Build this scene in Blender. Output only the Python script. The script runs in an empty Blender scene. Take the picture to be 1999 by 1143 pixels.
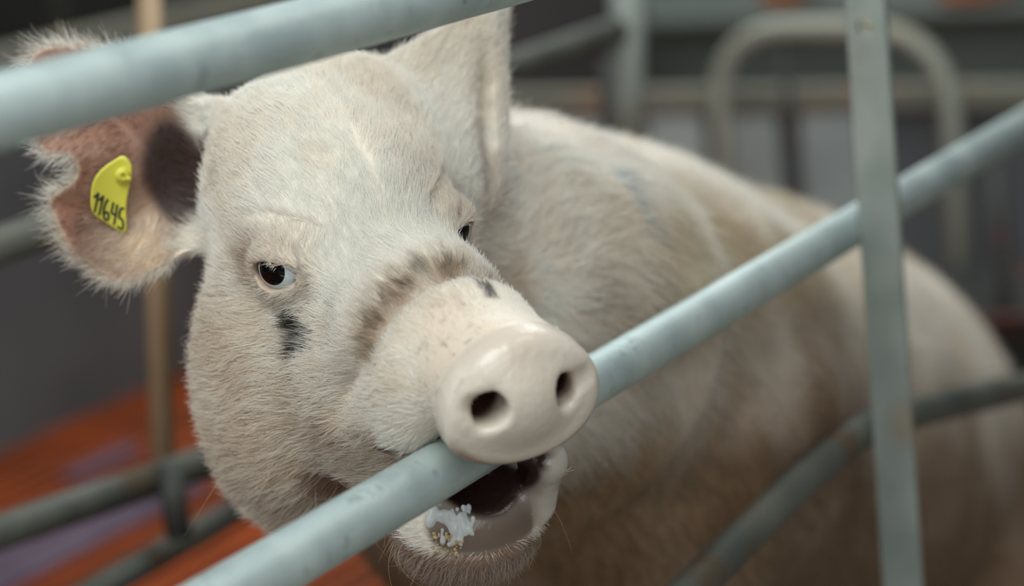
import bpy, math
import numpy as np
from mathutils import Matrix, Vector

rng = np.random.default_rng(11645)
sc = bpy.context.scene

# ------------------------------------------------------------------ camera
FPX = 85.0 / 36.0 * 1999.0          # focal length in pixels of the 1999 x 1143 frame
CAM_H = 1.28
UPQ = np.array([-.095, .971, .217]); UPQ /= np.linalg.norm(UPQ)      # world up seen from the camera (x right, y up, z back)
RAIL = np.array([.568, .283, -1.0])                                  # the rails run level along this direction
AX = RAIL - UPQ * RAIL.dot(UPQ); AX /= np.linalg.norm(AX)
AY = np.cross(UPQ, AX)
M = np.stack([AX, AY, UPQ])                                          # camera axes -> world axes
CAM = np.array([0.0, 0.0, CAM_H])
cam_data = bpy.data.cameras.new('camera'); cam = bpy.data.objects.new('camera', cam_data)
sc.collection.objects.link(cam); sc.camera = cam
cam_data.lens = 85.0; cam_data.sensor_width = 36.0; cam_data.sensor_fit = 'HORIZONTAL'
cam_data.clip_start = .05; cam_data.clip_end = 60
mw = Matrix([list(r) for r in M]).to_4x4(); mw.translation = Vector(CAM); cam.matrix_world = mw
cam_data.dof.use_dof = True; cam_data.dof.focus_distance = 1.70; cam_data.dof.aperture_fstop = 2.8

# ------------------------------------------------------------------ world and lamps
w = bpy.data.worlds.new('world'); sc.world = w; w.use_nodes = True
w.node_tree.nodes['Background'].inputs[0].default_value = (.80, .90, 1.0, 1)
w.node_tree.nodes['Background'].inputs[1].default_value = .11
def lamp(name, loc, target, size, power, color, sizey=None):
    d = bpy.data.lights.new(name, 'AREA'); d.energy = power; d.color = color; d.size = size
    if sizey: d.shape = 'RECTANGLE'; d.size_y = sizey
    o = bpy.data.objects.new(name, d); sc.collection.objects.link(o); o.location = loc
    o.rotation_euler = (Vector(target) - Vector(loc)).to_track_quat('-Z', 'Y').to_euler(); return o
def qdir(x, y, z): return M @ np.array([x, y, z])
def C2W(c):                      # camera-space metres (x right, y up, z forward) -> world
    c = np.asarray(c, float); return (c * np.array([1, 1, -1])) @ M.T + CAM
def PC(px, py, z): return np.array([(px - 999.5) / FPX * z, (571.5 - py) / FPX * z, z])
def P(px, py, z): return C2W(PC(px, py, z))
PIGC = P(800, 500, 1.8)
lamp('window_light', C2W([-.80, 1.75, -.35]), PIGC, 1.9, 72, (.92, .99, 1.0), 1.4)
lamp('front_fill_light', C2W([.45, .25, -1.3]), PIGC, 1.9, 29, (.95, .99, 1.0), 1.6)  # added soft fill behind the camera, brightens the snout plate
lamp('left_fill_light', C2W([-2.3, .45, .7]), PIGC, 1.4, 15, (.92, .98, 1.0), 1.4)  # added fill from the left, lifts the cheek and jowl
lamp('background_fill_light', (5.3, 3.2, 3.0), (5.3, 3.2, 0), 1.6, 68, (.95, 1.0, .98), 1.6)  # added light that brightens the walls and boards behind
lamp('roof_light', C2W([.30, 2.1, 2.9]), P(1300, 600, 2.4), 1.6, 34, (.92, .98, 1.0), 1.2)
lamp('ceiling_lamp_light', (1.6, -.2, 2.9), (1.6, .6, 0), .5, 6, (1, .96, .90), .5)
sc.view_settings.view_transform = 'Standard'; sc.view_settings.look = 'None'
sc.view_settings.exposure = 0.0; sc.view_settings.gamma = 1.0; sc.view_settings.use_curve_mapping = False
sc.cycles.use_denoising = True
sc.cycles.max_bounces = 6

# ------------------------------------------------------------------ helpers
def tag(o, label=None, cat=None, group=None, kind=None):
    if label: o['label'] = label
    if cat: o['category'] = cat
    if group: o['group'] = group
    if kind: o['kind'] = kind
    return o
def empty(name, loc):
    o = bpy.data.objects.new(name, None); sc.collection.objects.link(o); o.location = loc; o.empty_display_size = .05; return o
def mesh_obj(name, verts, faces, mat=None, parent=None, smooth=True):
    """world-space vertices; the object's origin goes to its parent's origin, or to the middle of its base"""
    v = np.asarray(verts, float)
    if parent is not None: org = np.array(parent_origin(parent))
    else: org = np.array([(v[:, 0].min() + v[:, 0].max()) / 2, (v[:, 1].min() + v[:, 1].max()) / 2, v[:, 2].min()])
    me = bpy.data.meshes.new(name)
    me.from_pydata((v - org).tolist(), [], faces if isinstance(faces, list) else faces.tolist()); me.update()
    if smooth: me.polygons.foreach_set('use_smooth', [True] * len(me.polygons))
    if mat: me.materials.append(mat)
    o = bpy.data.objects.new(name, me); sc.collection.objects.link(o)
    if parent is not None: o.parent = parent
    else: o.location = org
    return o
def parent_origin(p):
    o = np.array(p.location)
    while p.parent is not None:
        p = p.parent; o = o + np.array(p.location)
    return o
# ------------------------------------------------------------------ the sow, as a distance field in head axes
# x across the face (picture right), y out along the snout, z up the forehead; origin midway between the eyes
HX = np.array([.890, .200, .410]); HX /= np.linalg.norm(HX)
HY = np.array([.455, -.440, -.775]); HY -= HX * HX.dot(HY); HY /= np.linalg.norm(HY)
HZ = np.cross(HX, HY); HZ *= np.sign(HZ[1])
HR = np.stack([HX, HY, HZ])
HE = PC(717, 482, 1.75)
def C2L(c): return (np.asarray(c, float) - HE) @ HR.T
def L2C(p): return np.asarray(p, float) @ HR + HE
def L2W(p): return C2W(L2C(p))
def PL(px, py, z): return C2L(PC(px, py, z))
def W2L(wp): return C2L((((np.asarray(wp, float) - CAM) @ M) * np.array([1, 1, -1])))

def smin(a, b, k):
    h = np.maximum(k - np.abs(a - b), 0.0) / k
    return np.minimum(a, b) - h * h * k * .25
def smax(a, b, k): return -smin(-a, -b, k)
def ell(p, c, r):
    q = p - np.float32(c); r = np.float32(r)
    k0 = np.linalg.norm(q / r, axis=1); k1 = np.linalg.norm(q / (r * r), axis=1) + 1e-9
    return k0 * (k0 - 1) / k1
def cone(p, a, b, ra, rb):
    a = np.float32(a); b = np.float32(b); d = b - a; L = float(np.linalg.norm(d)); d = d / L
    q = p - a; t = q @ d; r = np.linalg.norm(q - t[:, None] * d, axis=1)
    s = (ra - rb) / L; s = max(-.95, min(.95, s)); t2 = t + r * s / math.sqrt(1 - s * s)
    u = np.clip(t2 / L, 0, 1)
    return np.sqrt((t - u * L) ** 2 + r * r) - (ra + (rb - ra) * u)
def bump(p, c, r):               # 1 at c, 0 outside radius
    q = (p - np.float32(c)) / np.float32(r); d2 = np.sum(q * q, axis=1)
    return np.exp(-d2 * 1.5)
def poly2(u, v, pts):            # signed distance to a polygon
    pts = np.array(pts, float); n = len(pts); d = np.full(u.shape, 1e9); s = np.ones(u.shape)
    for i in range(n):
        a = pts[i]; b = pts[i - 1]; e = b - a
        wu = u - a[0]; wv = v - a[1]
        t = np.clip((wu * e[0] + wv * e[1]) / (e @ e), 0, 1)
        d = np.minimum(d, (wu - e[0] * t) ** 2 + (wv - e[1] * t) ** 2)
        c1 = v >= a[1]; c2 = v < b[1]; c3 = e[0] * wv > e[1] * wu
        s = np.where((c1 & c2 & c3) | (~c1 & ~c2 & ~c3), -s, s)
    return s * np.sqrt(d)
def chaikin(pts, n=2):
    pts = [np.array(p, float) for p in pts]
    for _ in range(n):
        q = []
        for i in range(len(pts)):
            a, b = pts[i], pts[(i + 1) % len(pts)]
            q += [a * .75 + b * .25, a * .25 + b * .75]
        pts = q
    return pts

# ears: a curved sheet over an outline traced at the ear's own distance and size
class Ear:
    def __init__(s, org, u, v, pix, z, h, th):
        s.o = np.array(PC(*org)); s.u = np.array(u, float); s.u /= np.linalg.norm(s.u)
        v = np.array(v, float); v -= s.u * v.dot(s.u); s.v = v / np.linalg.norm(v); s.w = np.cross(s.u, s.v)
        if s.w[2] > 0: s.w = -s.w                     # w points at the viewer's side
        o = []
        for (x, y) in pix:                            # ray / plane
            ray = PC(x, y, 1.0); t = s.o.dot(s.w) / ray.dot(s.w); q = ray * t - s.o
            o.append((q.dot(s.u), q.dot(s.v)))
        s.pts = chaikin(o, 2); s.h = h; s.th = th
        s.A = np.stack([s.u, s.v, s.w]) @ HR.T        # local -> (u,v,w)
        s.b = np.stack([s.u, s.v, s.w]) @ (HE - s.o)
        a = np.array(s.pts); s.c = a.mean(0); s.rad = np.linalg.norm(a - s.c, axis=1).max() + .05
    def uvw(s, p): return np.asarray(p, float) @ s.A.T + s.b
    def local(s, u, v, w): return C2L(s.o + u * s.u + v * s.v + w * s.w)
    def __call__(s, p):
        q = s.uvw(p); u, v, w_ = q[:, 0], q[:, 1], q[:, 2]
        far = np.hypot(u - s.c[0], v - s.c[1]) - s.rad
        d = np.maximum(far, .0) + .06
        m = (far < .0) & (np.abs(w_) < .12)
        if m.any():
            d2 = poly2(u[m], v[m], s.pts); t = s.th(u[m], v[m], d2); r = np.abs(w_[m] - s.h(u[m], v[m], d2)) - t
            d[m] = smax(d2 + t * .6, r * .8, .004)
        return d
EARL_PIX = [(455, 215), (400, 190), (345, 165), (290, 130), (230, 100), (170, 84), (110, 78), (70, 86), (46, 112), (45, 170),
            (58, 240), (70, 278), (82, 302), (104, 312), (133, 308), (146, 322), (145, 340), (130, 354), (104, 368), (87, 378),
            (84, 396), (90, 420), (104, 455), (128, 490), (158, 510), (192, 540), (240, 556), (285, 540), (325, 515), (360, 490), (420, 470), (450, 350)]
def earl_h(u, v, d2):            # cupped: rims come forward, belly goes back
    return -.030 + .55 * np.clip(.055 + d2, 0, .055) * 1.0 + .010 * np.sin(v * 38 + .4) - .03 * np.exp(-((u - .0) / .03) ** 2 - ((v - .01) / .055) ** 2)
def earl_t(u, v, d2): return .0028 + .055 * np.clip(-d2, 0, .05) ** 1.2
EARL = Ear((365, 320, 1.83), (-1, 0, .12), (0, 1, .10), EARL_PIX, 1.8, earl_h, earl_t)
EARR_PIX = [(740, 150), (762, 112), (800, 84), (850, 58), (900, 36), (950, 8), (985, -40), (1004, -60), (1010, -20), (1000, 60), (996, 130), (1000, 195),
            (1002, 270), (980, 350), (955, 410), (925, 400), (880, 330), (800, 260)]
def earr_h(u, v, d2):            # domed towards the viewer, right edge rolled back
    return .012 - 3.2 * (u + .005) ** 2 - .9 * np.clip(u - .030, 0, 1) - .013 * np.exp(-((u - .020 - .06 * (v - .03)) / .0075) ** 2) * np.clip((.05 - v) / .04, 0, 1)
def earr_t(u, v, d2): return .0035 + .06 * np.clip(-d2, 0, .05) ** 1.15
EARR = Ear((890, 200, 1.90), (1, 0, .35), (0, 1, .16), EARR_PIX, 1.9, earr_h, earr_t)

DISC = np.array([.0110, .2220, -.002])
BAR_A, BAR_B = PL(650, 1052, 1.527), PL(1999, 231, 2.75)
EYE_L = np.array([-.0685, .0095, .0050]); EYE_R = np.array([.0550, .0150, .0105])

def pig_sdf(p):
    p = np.asarray(p, np.float32)
    x, y, z = p[:, 0], p[:, 1], p[:, 2]
    f = p.copy(); f[:, 0] = np.where(x > 0, x * 1.10, x); q = f.copy(); q[:, 0] = np.abs(q[:, 0]); ax = np.abs(x)       # mirrored face
    # --- cranium, forehead, bridge
    d = ell(f, (0, -.080, .008), (.082, .112, .084))
    d = smin(d, cone(p, (0, -.03, -.004), (0, .085, -.012), .070, .050), .04)
    d = smin(d, ell(q, (.046, -.006, .002), (.033, .046, .036)), .02)                # orbit
    d = smin(d, ell(q, (.048, -.042, -.124), (.064, .087, .121)), .03)               # cheek
    d = smin(d, ell(q, (.040, .046, -.070), (.036, .070, .052)), .03)                # forward cheek
    d = smin(d, ell(p, (.036, -.125, .040), (.046, .050, .046)), .03)
    # --- snout
    sn = p.copy(); sn[:, 0] *= .93
    snout = cone(sn, (0, .085, -.013), (.006, .203, -.003), .0485, .0455)
    d = smin(d, snout, .022)
    # --- lower jaw, dropped open
    d = smin(d, ell(q, (.033, .120, -.046), (.026, .046, .046)), .030)               # hanging upper lip
    jaw = smin(cone(p, (.004, .0, -.105), (.008, .135, -.150), .066, .044), ell(p, (.011, .154, -.143), (.051, .043, .040)), .02)
    d = smin(d, jaw, .03)
    # --- neck, body
    d = smin(d, cone(p, (.050, -.14, -.050), NECK, .100, .175), .06)
    body = cone(p, NECK, SHO, .175, .250)
    body = smin(body, cone(p, SHO, MID, .250, .277), .08)
    body = smin(body, cone(p, MID, LOIN, .277, .279), .08)
    body = smin(body, cone(p, LOIN, RUMP, .279, .212), .08)
    arm = cone(p, ARM0, ELB, .15, .095)
    arm = smin(arm, cone(p, ELB, KNE, .085, .05), .04); arm = smin(arm, cone(p, KNE, HOOF, .048, .036), .03)
    arm2 = smin(cone(p, ELB2, KNE2, .085, .05), cone(p, KNE2, HOOF2, .048, .036), .03)
    body = smin(body, arm, .075); body = smin(body, arm2, .05)
    hau = smin(ell(p, HAU, (.17, .19, .17)), cone(p, HAU, HFOOT, .07, .04), .04)
    body = smin(body, hau, .04)
    d = smin(d, body, .07)
    # --- fine things only near the head
    near = (np.abs(x) < .30) & (y > -.33) & (y < .30) & (z > -.26) & (z < .22)
    if near.any():
        d[near] = head_detail(p[near], d[near])
    return d

def head_detail(p, d):
    x, y, z = p[:, 0], p[:, 1], p[:, 2]; q = p.copy(); q[:, 0] = np.abs(x); ax = q[:, 0]
    # ears
    d = smin(d, EARL(p).astype(np.float32), .022)
    d = smin(d, EARR(p).astype(np.float32), .030)
    d = smin(d, ell(p, EARBACK, (.048, .050, .056)), .02); d = smax(d, -ell(p, EARHOLE, (.024, .024, .046)), .008)
    # disc of the snout
    dy = y - DISC[1]; dz = z - DISC[2]
    wdt = .0575 * (1 - .20 * np.clip(dz / .047, -1, 1) ** 1); hgt = np.where(dz > 0, .045, .054)
    rr = np.sqrt(((x - DISC[0]) / wdt) ** 2 + (dz / hgt) ** 2 + 1e-9); d2 = (rr - 1) * .048
    bulge = .006 * np.clip(1 - rr, 0, 1) + .10 * np.clip(-dz, -.05, .05) * 0
    d3 = np.abs(dy + .003 - bulge) - .0100
    rim = np.sqrt(np.maximum(d2 + .011, 0) ** 2 + np.maximum(d3 + .007, 0) ** 2) + np.minimum(np.maximum(d2 + .011, d3 + .007), 0) - .010
    d = smin(d, rim, .010)
    # crease across the bridge and the roll behind it
    up = np.clip((z + .085) / .03, 0, 1)
    yc = .124 - .50 * np.clip(-z - .01, 0, .06)
    d = d + .0080 * up * np.exp(-((y - yc) / .011) ** 2) - .0030 * up * np.exp(-((y - yc - .026) / .014) ** 2) - .002 * up * np.exp(-((y - yc + .03) / .014) ** 2)
    # mouth
    mouth = ell(p, (.012, .150, -.092), (.034, .075, .030))
    slit = ell(p, (.022, .150, -.084), (.048, .050, .010))
    d = smax(d, -smin(mouth, slit, .01), .007)
    # lower lip rim: a wet roll that stands up at the picture's right
    th = np.clip((y - .06) / .12, 0, 1)
    d = smin(d, cone(p, (.052, .172, -.130), (.053, .182, -.092), .0150, .0125), .014)
    d = smin(d, cone(p, (.053, .182, -.092), (.048, .120, -.084), .0125, .010), .014)
    # room for the rail in the mouth
    d = smax(d, -cone(p, BAR_A, BAR_B, .0180, .0180), .003)
    # nostrils
    for s in (-1, 1):
        c = np.array([.0072 + s * .0272, .234, -.001])
        pr = p - np.float32(c); a = math.radians(-18 * s); ca, sa = math.cos(a), math.sin(a)
        px_ = pr[:, 0] * ca - pr[:, 2] * sa; pz_ = pr[:, 0] * sa + pr[:, 2] * ca
        k = np.stack([px_, pr[:, 1], pz_], 1)
        d = smax(d, -ell(k, (0, .0, 0), (.0075, .012, .0135)), .008)
        d = smax(d, -ell(k, (s * (.010 if s < 0 else .013), .004, 0), (.009 if s < 0 else .016, .008, .008)), .007)
        d = smax(d, -ell(k, ((.0035 if s < 0 else .002), -.018, .000), (.0098 if s < 0 else .0078, .045, .0128)), .004)
    # eye sockets, lids and brow folds
    for s, e in ((-1, EYE_L), (1, EYE_R)):
        er = p - np.float32(e); er = er * np.float32((s, 1, 1))           # +x points out of the face
        X, Y, Z = er[:, 0], er[:, 1], er[:, 2]
        rr_ = np.sqrt(X * X + Y * Y + Z * Z)
        g = np.exp(-((Y / .050) ** 2 + (Z / .060) ** 2)) * (X > -.05)
        arc = Z - (.0195 - 8.0 * Y * Y)                                   # fold over the upper lid
        d = d + g * .0050 * np.exp(-(arc / .0028) ** 2) * np.exp(-(Y / .024) ** 4)
        arc2 = Z - (.031 - 6.0 * Y * Y); d = d + .0042 * np.exp(-(arc2 / .0035) ** 2) * np.exp(-(Y / .03) ** 2) * (X > -.06)
        lid = np.abs(rr_ - .0203) - .0020                                # shell of lid around the eyeball
        lid = np.where(X > -.012, lid, .02)
        d = smin(d, lid, .016)
        # the opening: an almond
        ea = .60 if s < 0 else 1.10; ca, sa = math.cos(ea), math.sin(ea); Xo = X; X = Xo * ca + Y * sa; Y = Y * ca - Xo * sa
        Yt = Y * math.cos(.25) + Z * math.sin(.25); Zt = -Y * math.sin(.25) + Z * math.cos(.25) 
        alm = np.sqrt((Yt / .0195) ** 2 + ((Zt + .001) / .0110) ** 2) - 1
        op = np.maximum(alm * .0075, -(X + .008))
        d = smax(d, -op, .002)
        d = np.where(X > -.02, d, d)
    return d

NECK = PL(985, 625, 2.12); SHO = PL(1120, 770, 2.40); MID = PL(1400, 860, 2.85); LOIN = PL(1560, 890, 3.13); RUMP = PL(1730, 925, 3.36)
def drop(l, h, dx=0, dy=0):
    wp = L2W(l); return W2L(np.array([wp[0] + dx, wp[1] + dy, h]))
ARM0 = PL(1200, 840, 2.32); ELB = drop(PL(1240, 980, 2.28), .40); KNE = drop(ELB, .20); HOOF = drop(ELB, .045)
ELB2 = drop(PL(900, 1000, 2.50), .40); KNE2 = drop(ELB2, .20); HOOF2 = drop(ELB2, .045)
HAU = drop(PL(1800, 1000, 3.15), .20); HFOOT = drop(PL(1500, 1000, 2.85), .05)
EARHOLE = PL(340, 318, 1.835); EARBACK = PL(338, 308, 1.905)

def surface_nets(V, ax, ay, az):
    neg = V < 0
    n = neg[:-1, :-1, :-1].astype(np.uint8)
    for i, j, k in ((1,0,0),(0,1,0),(1,1,0),(0,0,1),(1,0,1),(0,1,1),(1,1,1)):
        n += neg[i:neg.shape[0]-1+i, j:neg.shape[1]-1+j, k:neg.shape[2]-1+k]
    act = (n > 0) & (n < 8); del n
    I, J, K = np.nonzero(act)
    idx = np.full(act.shape, -1, np.int32); idx[I, J, K] = np.arange(len(I))
    X = (ax[I], ax[I + 1]); Y = (ay[J], ay[J + 1]); Z = (az[K], az[K + 1])
    cv = {c: V[I + c[0], J + c[1], K + c[2]] for c in [(a, b, c) for a in (0, 1) for b in (0, 1) for c in (0, 1)]}
    S = np.zeros((len(I), 3)); cnt = np.zeros(len(I))
    corners = list(cv)
    for c in corners:
        for a in range(3):
            if c[a] == 0:
                e = list(c); e[a] = 1; e = tuple(e); v0, v1 = cv[c], cv[e]; m = (v0 < 0) != (v1 < 0)
                t = np.where(m, v0 / np.where(m, v0 - v1, 1), 0)
                p0 = np.stack([X[c[0]], Y[c[1]], Z[c[2]]], 1); p1 = np.stack([X[e[0]], Y[e[1]], Z[e[2]]], 1)
                S[m] += (p0 + (p1 - p0) * t[:, None])[m]; cnt[m] += 1
    verts = S / cnt[:, None]
    faces = []
    for a in range(3):
        sl0 = [slice(None)] * 3; sl1 = [slice(None)] * 3; sl0[a] = slice(0, -1); sl1[a] = slice(1, None)
        n0 = neg[tuple(sl0)]; n1 = neg[tuple(sl1)]; ch = n0 != n1
        E = np.stack(np.nonzero(ch), 1); s = n0[tuple(E.T)]
        b, c = (a + 1) % 3, (a + 2) % 3
        ok = (E[:, b] > 0) & (E[:, c] > 0) & (E[:, b] < act.shape[b]) & (E[:, c] < act.shape[c]); E = E[ok]; s = s[ok]
        def at(db, dc):
            q = E.copy(); q[:, b] += db; q[:, c] += dc; return idx[tuple(q.T)]
        F = np.stack([at(-1, -1), at(0, -1), at(0, 0), at(-1, 0)], 1)
        F[~s] = F[~s][:, ::-1]; faces.append(F)
    F = np.concatenate(faces); F = F[(F >= 0).all(1)]
    return verts, F

def axis(lo, hi, flo, fhi, h, g=1.06, hmax=.02):
    a = list(np.arange(flo, fhi + 1e-6, h)); s = h
    while a[-1] < hi: s = min(s * g, hmax); a.append(a[-1] + s)
    s = h
    while a[0] > lo: s = min(s * g, hmax); a.insert(0, a[0] - s)
    while (len(a) - 1) % 12: a.append(a[-1] + hmax)
    return np.array(a, np.float32)

def pig_grid(h):
    pts = np.stack([NECK, SHO, MID, LOIN, RUMP, HOOF, HOOF2, HFOOT, HAU]); lo = pts.min(0) - .30; hi = pts.max(0) + .30
    lo = np.minimum(lo, [-.35, -.35, -.3]); hi = np.maximum(hi, [.3, .3, .3])
    a = [axis(lo[0], hi[0], -.245, .235, h), axis(lo[1], hi[1], -.27, .245, h), axis(lo[2], hi[2], -.20, .15, h)]
    B = 12; n = [len(x) for x in a]; V = np.ones(n, np.float32)
    nb = [(k - 1) // B for k in n]
    g = np.stack(np.meshgrid(*[np.arange(k) for k in nb], indexing='ij'), -1).reshape(-1, 3) * B
    lo_ = np.stack([a[i][g[:, i]] for i in range(3)], 1); hi_ = np.stack([a[i][g[:, i] + B] for i in range(3)], 1)
    c = (lo_ + hi_) / 2; hd = np.linalg.norm(hi_ - lo_, axis=1) / 2
    dc = pig_sdf(c)
    hot = np.abs(dc) < hd * 1.25 + .022
    for gi, s in zip(g[~hot], dc[~hot]):
        if s < 0: V[gi[0]:gi[0]+B+1, gi[1]:gi[1]+B+1, gi[2]:gi[2]+B+1] = -1
    hg = g[hot]; print('grid', n, 'hot', len(hg), 'of', len(g))
    o = np.stack(np.meshgrid(*[np.arange(B + 1)] * 3, indexing='ij'), -1).reshape(-1, 3)
    for k in range(0, len(hg), 64):
        ii = (hg[k:k+64, None, :] + o[None]).reshape(-1, 3)
        pp = np.stack([a[i][ii[:, i]] for i in range(3)], 1)
        V[ii[:, 0], ii[:, 1], ii[:, 2]] = pig_sdf(pp)
    return V, a
def largest(verts, F):           # drop stray islands
    lab = np.arange(len(verts))
    while True:
        m = lab[F].min(1); new = lab.copy()
        for k in range(4): np.minimum.at(new, F[:, k], m)
        new = new[new]
        if (new == lab).all(): break
        lab = new
    c = np.bincount(lab, minlength=len(verts)); keep = lab == c.argmax()
    re = np.cumsum(keep) - 1
    return verts[keep], re[F[keep[F].all(1)]]
V_, A_ = pig_grid(.0024)
pv, pf = surface_nets(V_, *A_); del V_
pv, pf = largest(pv, pf)
def pig_grad(p, e=.0006):
    g = np.stack([pig_sdf(p + np.eye(3)[i] * e) - pig_sdf(p - np.eye(3)[i] * e) for i in range(3)], 1)
    return g / (np.linalg.norm(g, axis=1, keepdims=True) + 1e-9)
print('pig verts', len(pv))
# ------------------------------------------------------------------ materials
def new_mat(name):
    m = bpy.data.materials.new(name); m.use_nodes = True; nt = m.node_tree
    return m, nt, nt.nodes['Principled BSDF']
def srgb(r, g, b):
    f = lambda c: (c / 255 / 12.92) if c / 255 <= .04045 else ((c / 255 + .055) / 1.055) ** 2.4
    return (f(r), f(g), f(b), 1)
def worn(name, c0, c1, metal=0.0, rough=(.4, .6), scale=12, bumpd=.0008, c2=None, spots=None, detail=6):
    m, nt, b = new_mat(name); N = nt.nodes; L = nt.links
    tc = N.new('ShaderNodeTexCoord'); n1 = N.new('ShaderNodeTexNoise'); n1.inputs['Scale'].default_value = scale; n1.inputs['Detail'].default_value = detail
    L.new(tc.outputs['Object'], n1.inputs['Vector'])
    r = N.new('ShaderNodeValToRGB'); r.color_ramp.elements[0].position = .35; r.color_ramp.elements[1].position = .65
    r.color_ramp.elements[0].color = c0; r.color_ramp.elements[1].color = c1; L.new(n1.outputs['Fac'], r.inputs['Fac'])
    out = r.outputs['Color']
    if c2 is not None:
        n2 = N.new('ShaderNodeTexNoise'); n2.inputs['Scale'].default_value = spots[0]; n2.inputs['Detail'].default_value = 8
        L.new(tc.outputs['Object'], n2.inputs['Vector'])
        r2 = N.new('ShaderNodeValToRGB'); r2.color_ramp.elements[0].position = spots[1]; r2.color_ramp.elements[1].position = spots[2]
        r2.color_ramp.elements[0].color = (0, 0, 0, 1); r2.color_ramp.elements[1].color = (1, 1, 1, 1); L.new(n2.outputs['Fac'], r2.inputs['Fac'])
        mx = N.new('ShaderNodeMixRGB'); mx.inputs['Color2'].default_value = c2; L.new(r2.outputs['Color'], mx.inputs['Fac']); L.new(out, mx.inputs['Color1']); out = mx.outputs['Color']
    L.new(out, b.inputs['Base Color'])
    mr = N.new('ShaderNodeMapRange'); mr.inputs['To Min'].default_value = rough[0]; mr.inputs['To Max'].default_value = rough[1]
    L.new(n1.outputs['Fac'], mr.inputs['Value']); L.new(mr.outputs['Result'], b.inputs['Roughness'])
    b.inputs['Metallic'].default_value = metal
    n3 = N.new('ShaderNodeTexNoise'); n3.inputs['Scale'].default_value = scale * 9; n3.inputs['Detail'].default_value = 5; L.new(tc.outputs['Object'], n3.inputs['Vector'])
    bp = N.new('ShaderNodeBump'); bp.inputs['Distance'].default_value = bumpd; bp.inputs['Strength'].default_value = .6
    L.new(n3.outputs['Fac'], bp.inputs['Height']); L.new(bp.outputs['Normal'], b.inputs['Normal'])
    return m
GALV = worn('galvanised_steel', srgb(160, 174, 172), srgb(182, 194, 190), .45, (.42, .62), 18, .0006, srgb(130, 140, 138), (55, .62, .75))
GALV_FLAT = worn('galvanised_flat_bar', srgb(138, 146, 140), srgb(158, 164, 158), .4, (.45, .62), 14, .0006, srgb(150, 132, 108), (9, .60, .80))
GALV_DULL = worn('dull_galvanised_steel', srgb(76, 80, 75), srgb(104, 104, 94), .4, (.5, .7), 10, .0006, srgb(92, 74, 52), (14, .55, .75))
HOOP = worn('pale_gate_hoop', srgb(158, 160, 146), srgb(172, 166, 144), .2, (.5, .7), 2.5, .0006, srgb(120, 100, 62), (2.5, .5, .7))
RUSTY = worn('rust_tinted_steel', srgb(158, 132, 102), srgb(176, 150, 118), .2, (.5, .7), 9, .0006)
PALE_GATE = worn('weathered_gate_tube', srgb(142, 150, 146), srgb(154, 158, 150), .3, (.5, .7), 4, .0006, srgb(110, 92, 58), (5, .5, .7))
PANEL_DARK = worn('dark_grey_stall_board', srgb(84, 86, 88), srgb(98, 99, 100), 0, (.5, .7), 3, .001)
PANEL_GREY = worn('grey_pen_board', srgb(160, 168, 166), srgb(180, 186, 182), 0, (.5, .7), 3, .001)
WALL_GREY = worn('dark_grey_wall', srgb(120, 128, 123), srgb(134, 141, 136), 0, (.7, .9), 2, .002)
WALL_DARK = worn('unlit_barn_wall', srgb(16, 14, 12), srgb(24, 20, 17), 0, (.8, .95), 2, .002)  # near-black tone paints the barn's dark openings into the wall
CAP = worn('stained_board_cap', srgb(112, 110, 98), srgb(126, 124, 108), 0, (.6, .8), 4, .001, srgb(170, 104, 60), (6, .6, .75))
ORANGE = worn('orange_plastic', srgb(205, 105, 48), srgb(225, 130, 70), 0, (.4, .6), 5, .0005)
IRON = worn('dark_cast_iron', srgb(50, 50, 48), srgb(72, 72, 68), .3, (.5, .7), 8, .001, srgb(84, 40, 24), (10, .55, .7))

def floor_mat():
    m, nt, b = new_mat('orange_slatted_floor'); N = nt.nodes; L = nt.links
    tc = N.new('ShaderNodeTexCoord'); sp = N.new('ShaderNodeSeparateXYZ'); L.new(tc.outputs['Object'], sp.inputs['Vector'])
    n = N.new('ShaderNodeTexNoise'); n.inputs['Scale'].default_value = 4.5; n.inputs['Detail'].default_value = 4; L.new(tc.outputs['Object'], n.inputs['Vector'])
    r = N.new('ShaderNodeValToRGB'); r.color_ramp.elements[0].position = .3; r.color_ramp.elements[1].position = .7
    r.color_ramp.elements[0].color = srgb(106, 46, 12); r.color_ramp.elements[1].color = srgb(166, 70, 14); L.new(n.outputs['Fac'], r.inputs['Fac'])
    wv = N.new('ShaderNodeMath'); wv.operation = 'MULTIPLY'; wv.inputs[1].default_value = 2 * math.pi / .05; L.new(sp.outputs['Y'], wv.inputs[0])
    sn = N.new('ShaderNodeMath'); sn.operation = 'SINE'; L.new(wv.outputs[0], sn.inputs[0])
    r2 = N.new('ShaderNodeValToRGB'); r2.color_ramp.elements[0].position = .06; r2.color_ramp.elements[1].position = .16
    r2.color_ramp.elements[0].color = srgb(44, 24, 14); r2.color_ramp.elements[1].color = (1, 1, 1, 1)
    mp = N.new('ShaderNodeMapRange'); mp.inputs['From Min'].default_value = -1; L.new(sn.outputs[0], mp.inputs['Value']); L.new(mp.outputs['Result'], r2.inputs['Fac'])
    mx = N.new('ShaderNodeMixRGB'); mx.blend_type = 'MULTIPLY'; mx.inputs['Fac'].default_value = 1
    L.new(r.outputs['Color'], mx.inputs['Color1']); L.new(r2.outputs['Color'], mx.inputs['Color2']); L.new(mx.outputs['Color'], b.inputs['Base Color'])
    b.inputs['Roughness'].default_value = .75; b.inputs['Specular IOR Level'].default_value = .2
    bp = N.new('ShaderNodeBump'); bp.inputs['Distance'].default_value = .01; L.new(r2.outputs['Color'], bp.inputs['Height']); L.new(bp.outputs['Normal'], b.inputs['Normal'])
    return m
FLOOR = floor_mat()
CONCRETE = worn('damp_concrete', srgb(128, 121, 110), srgb(150, 142, 130), 0, (.6, .8), 3, .002)
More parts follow.
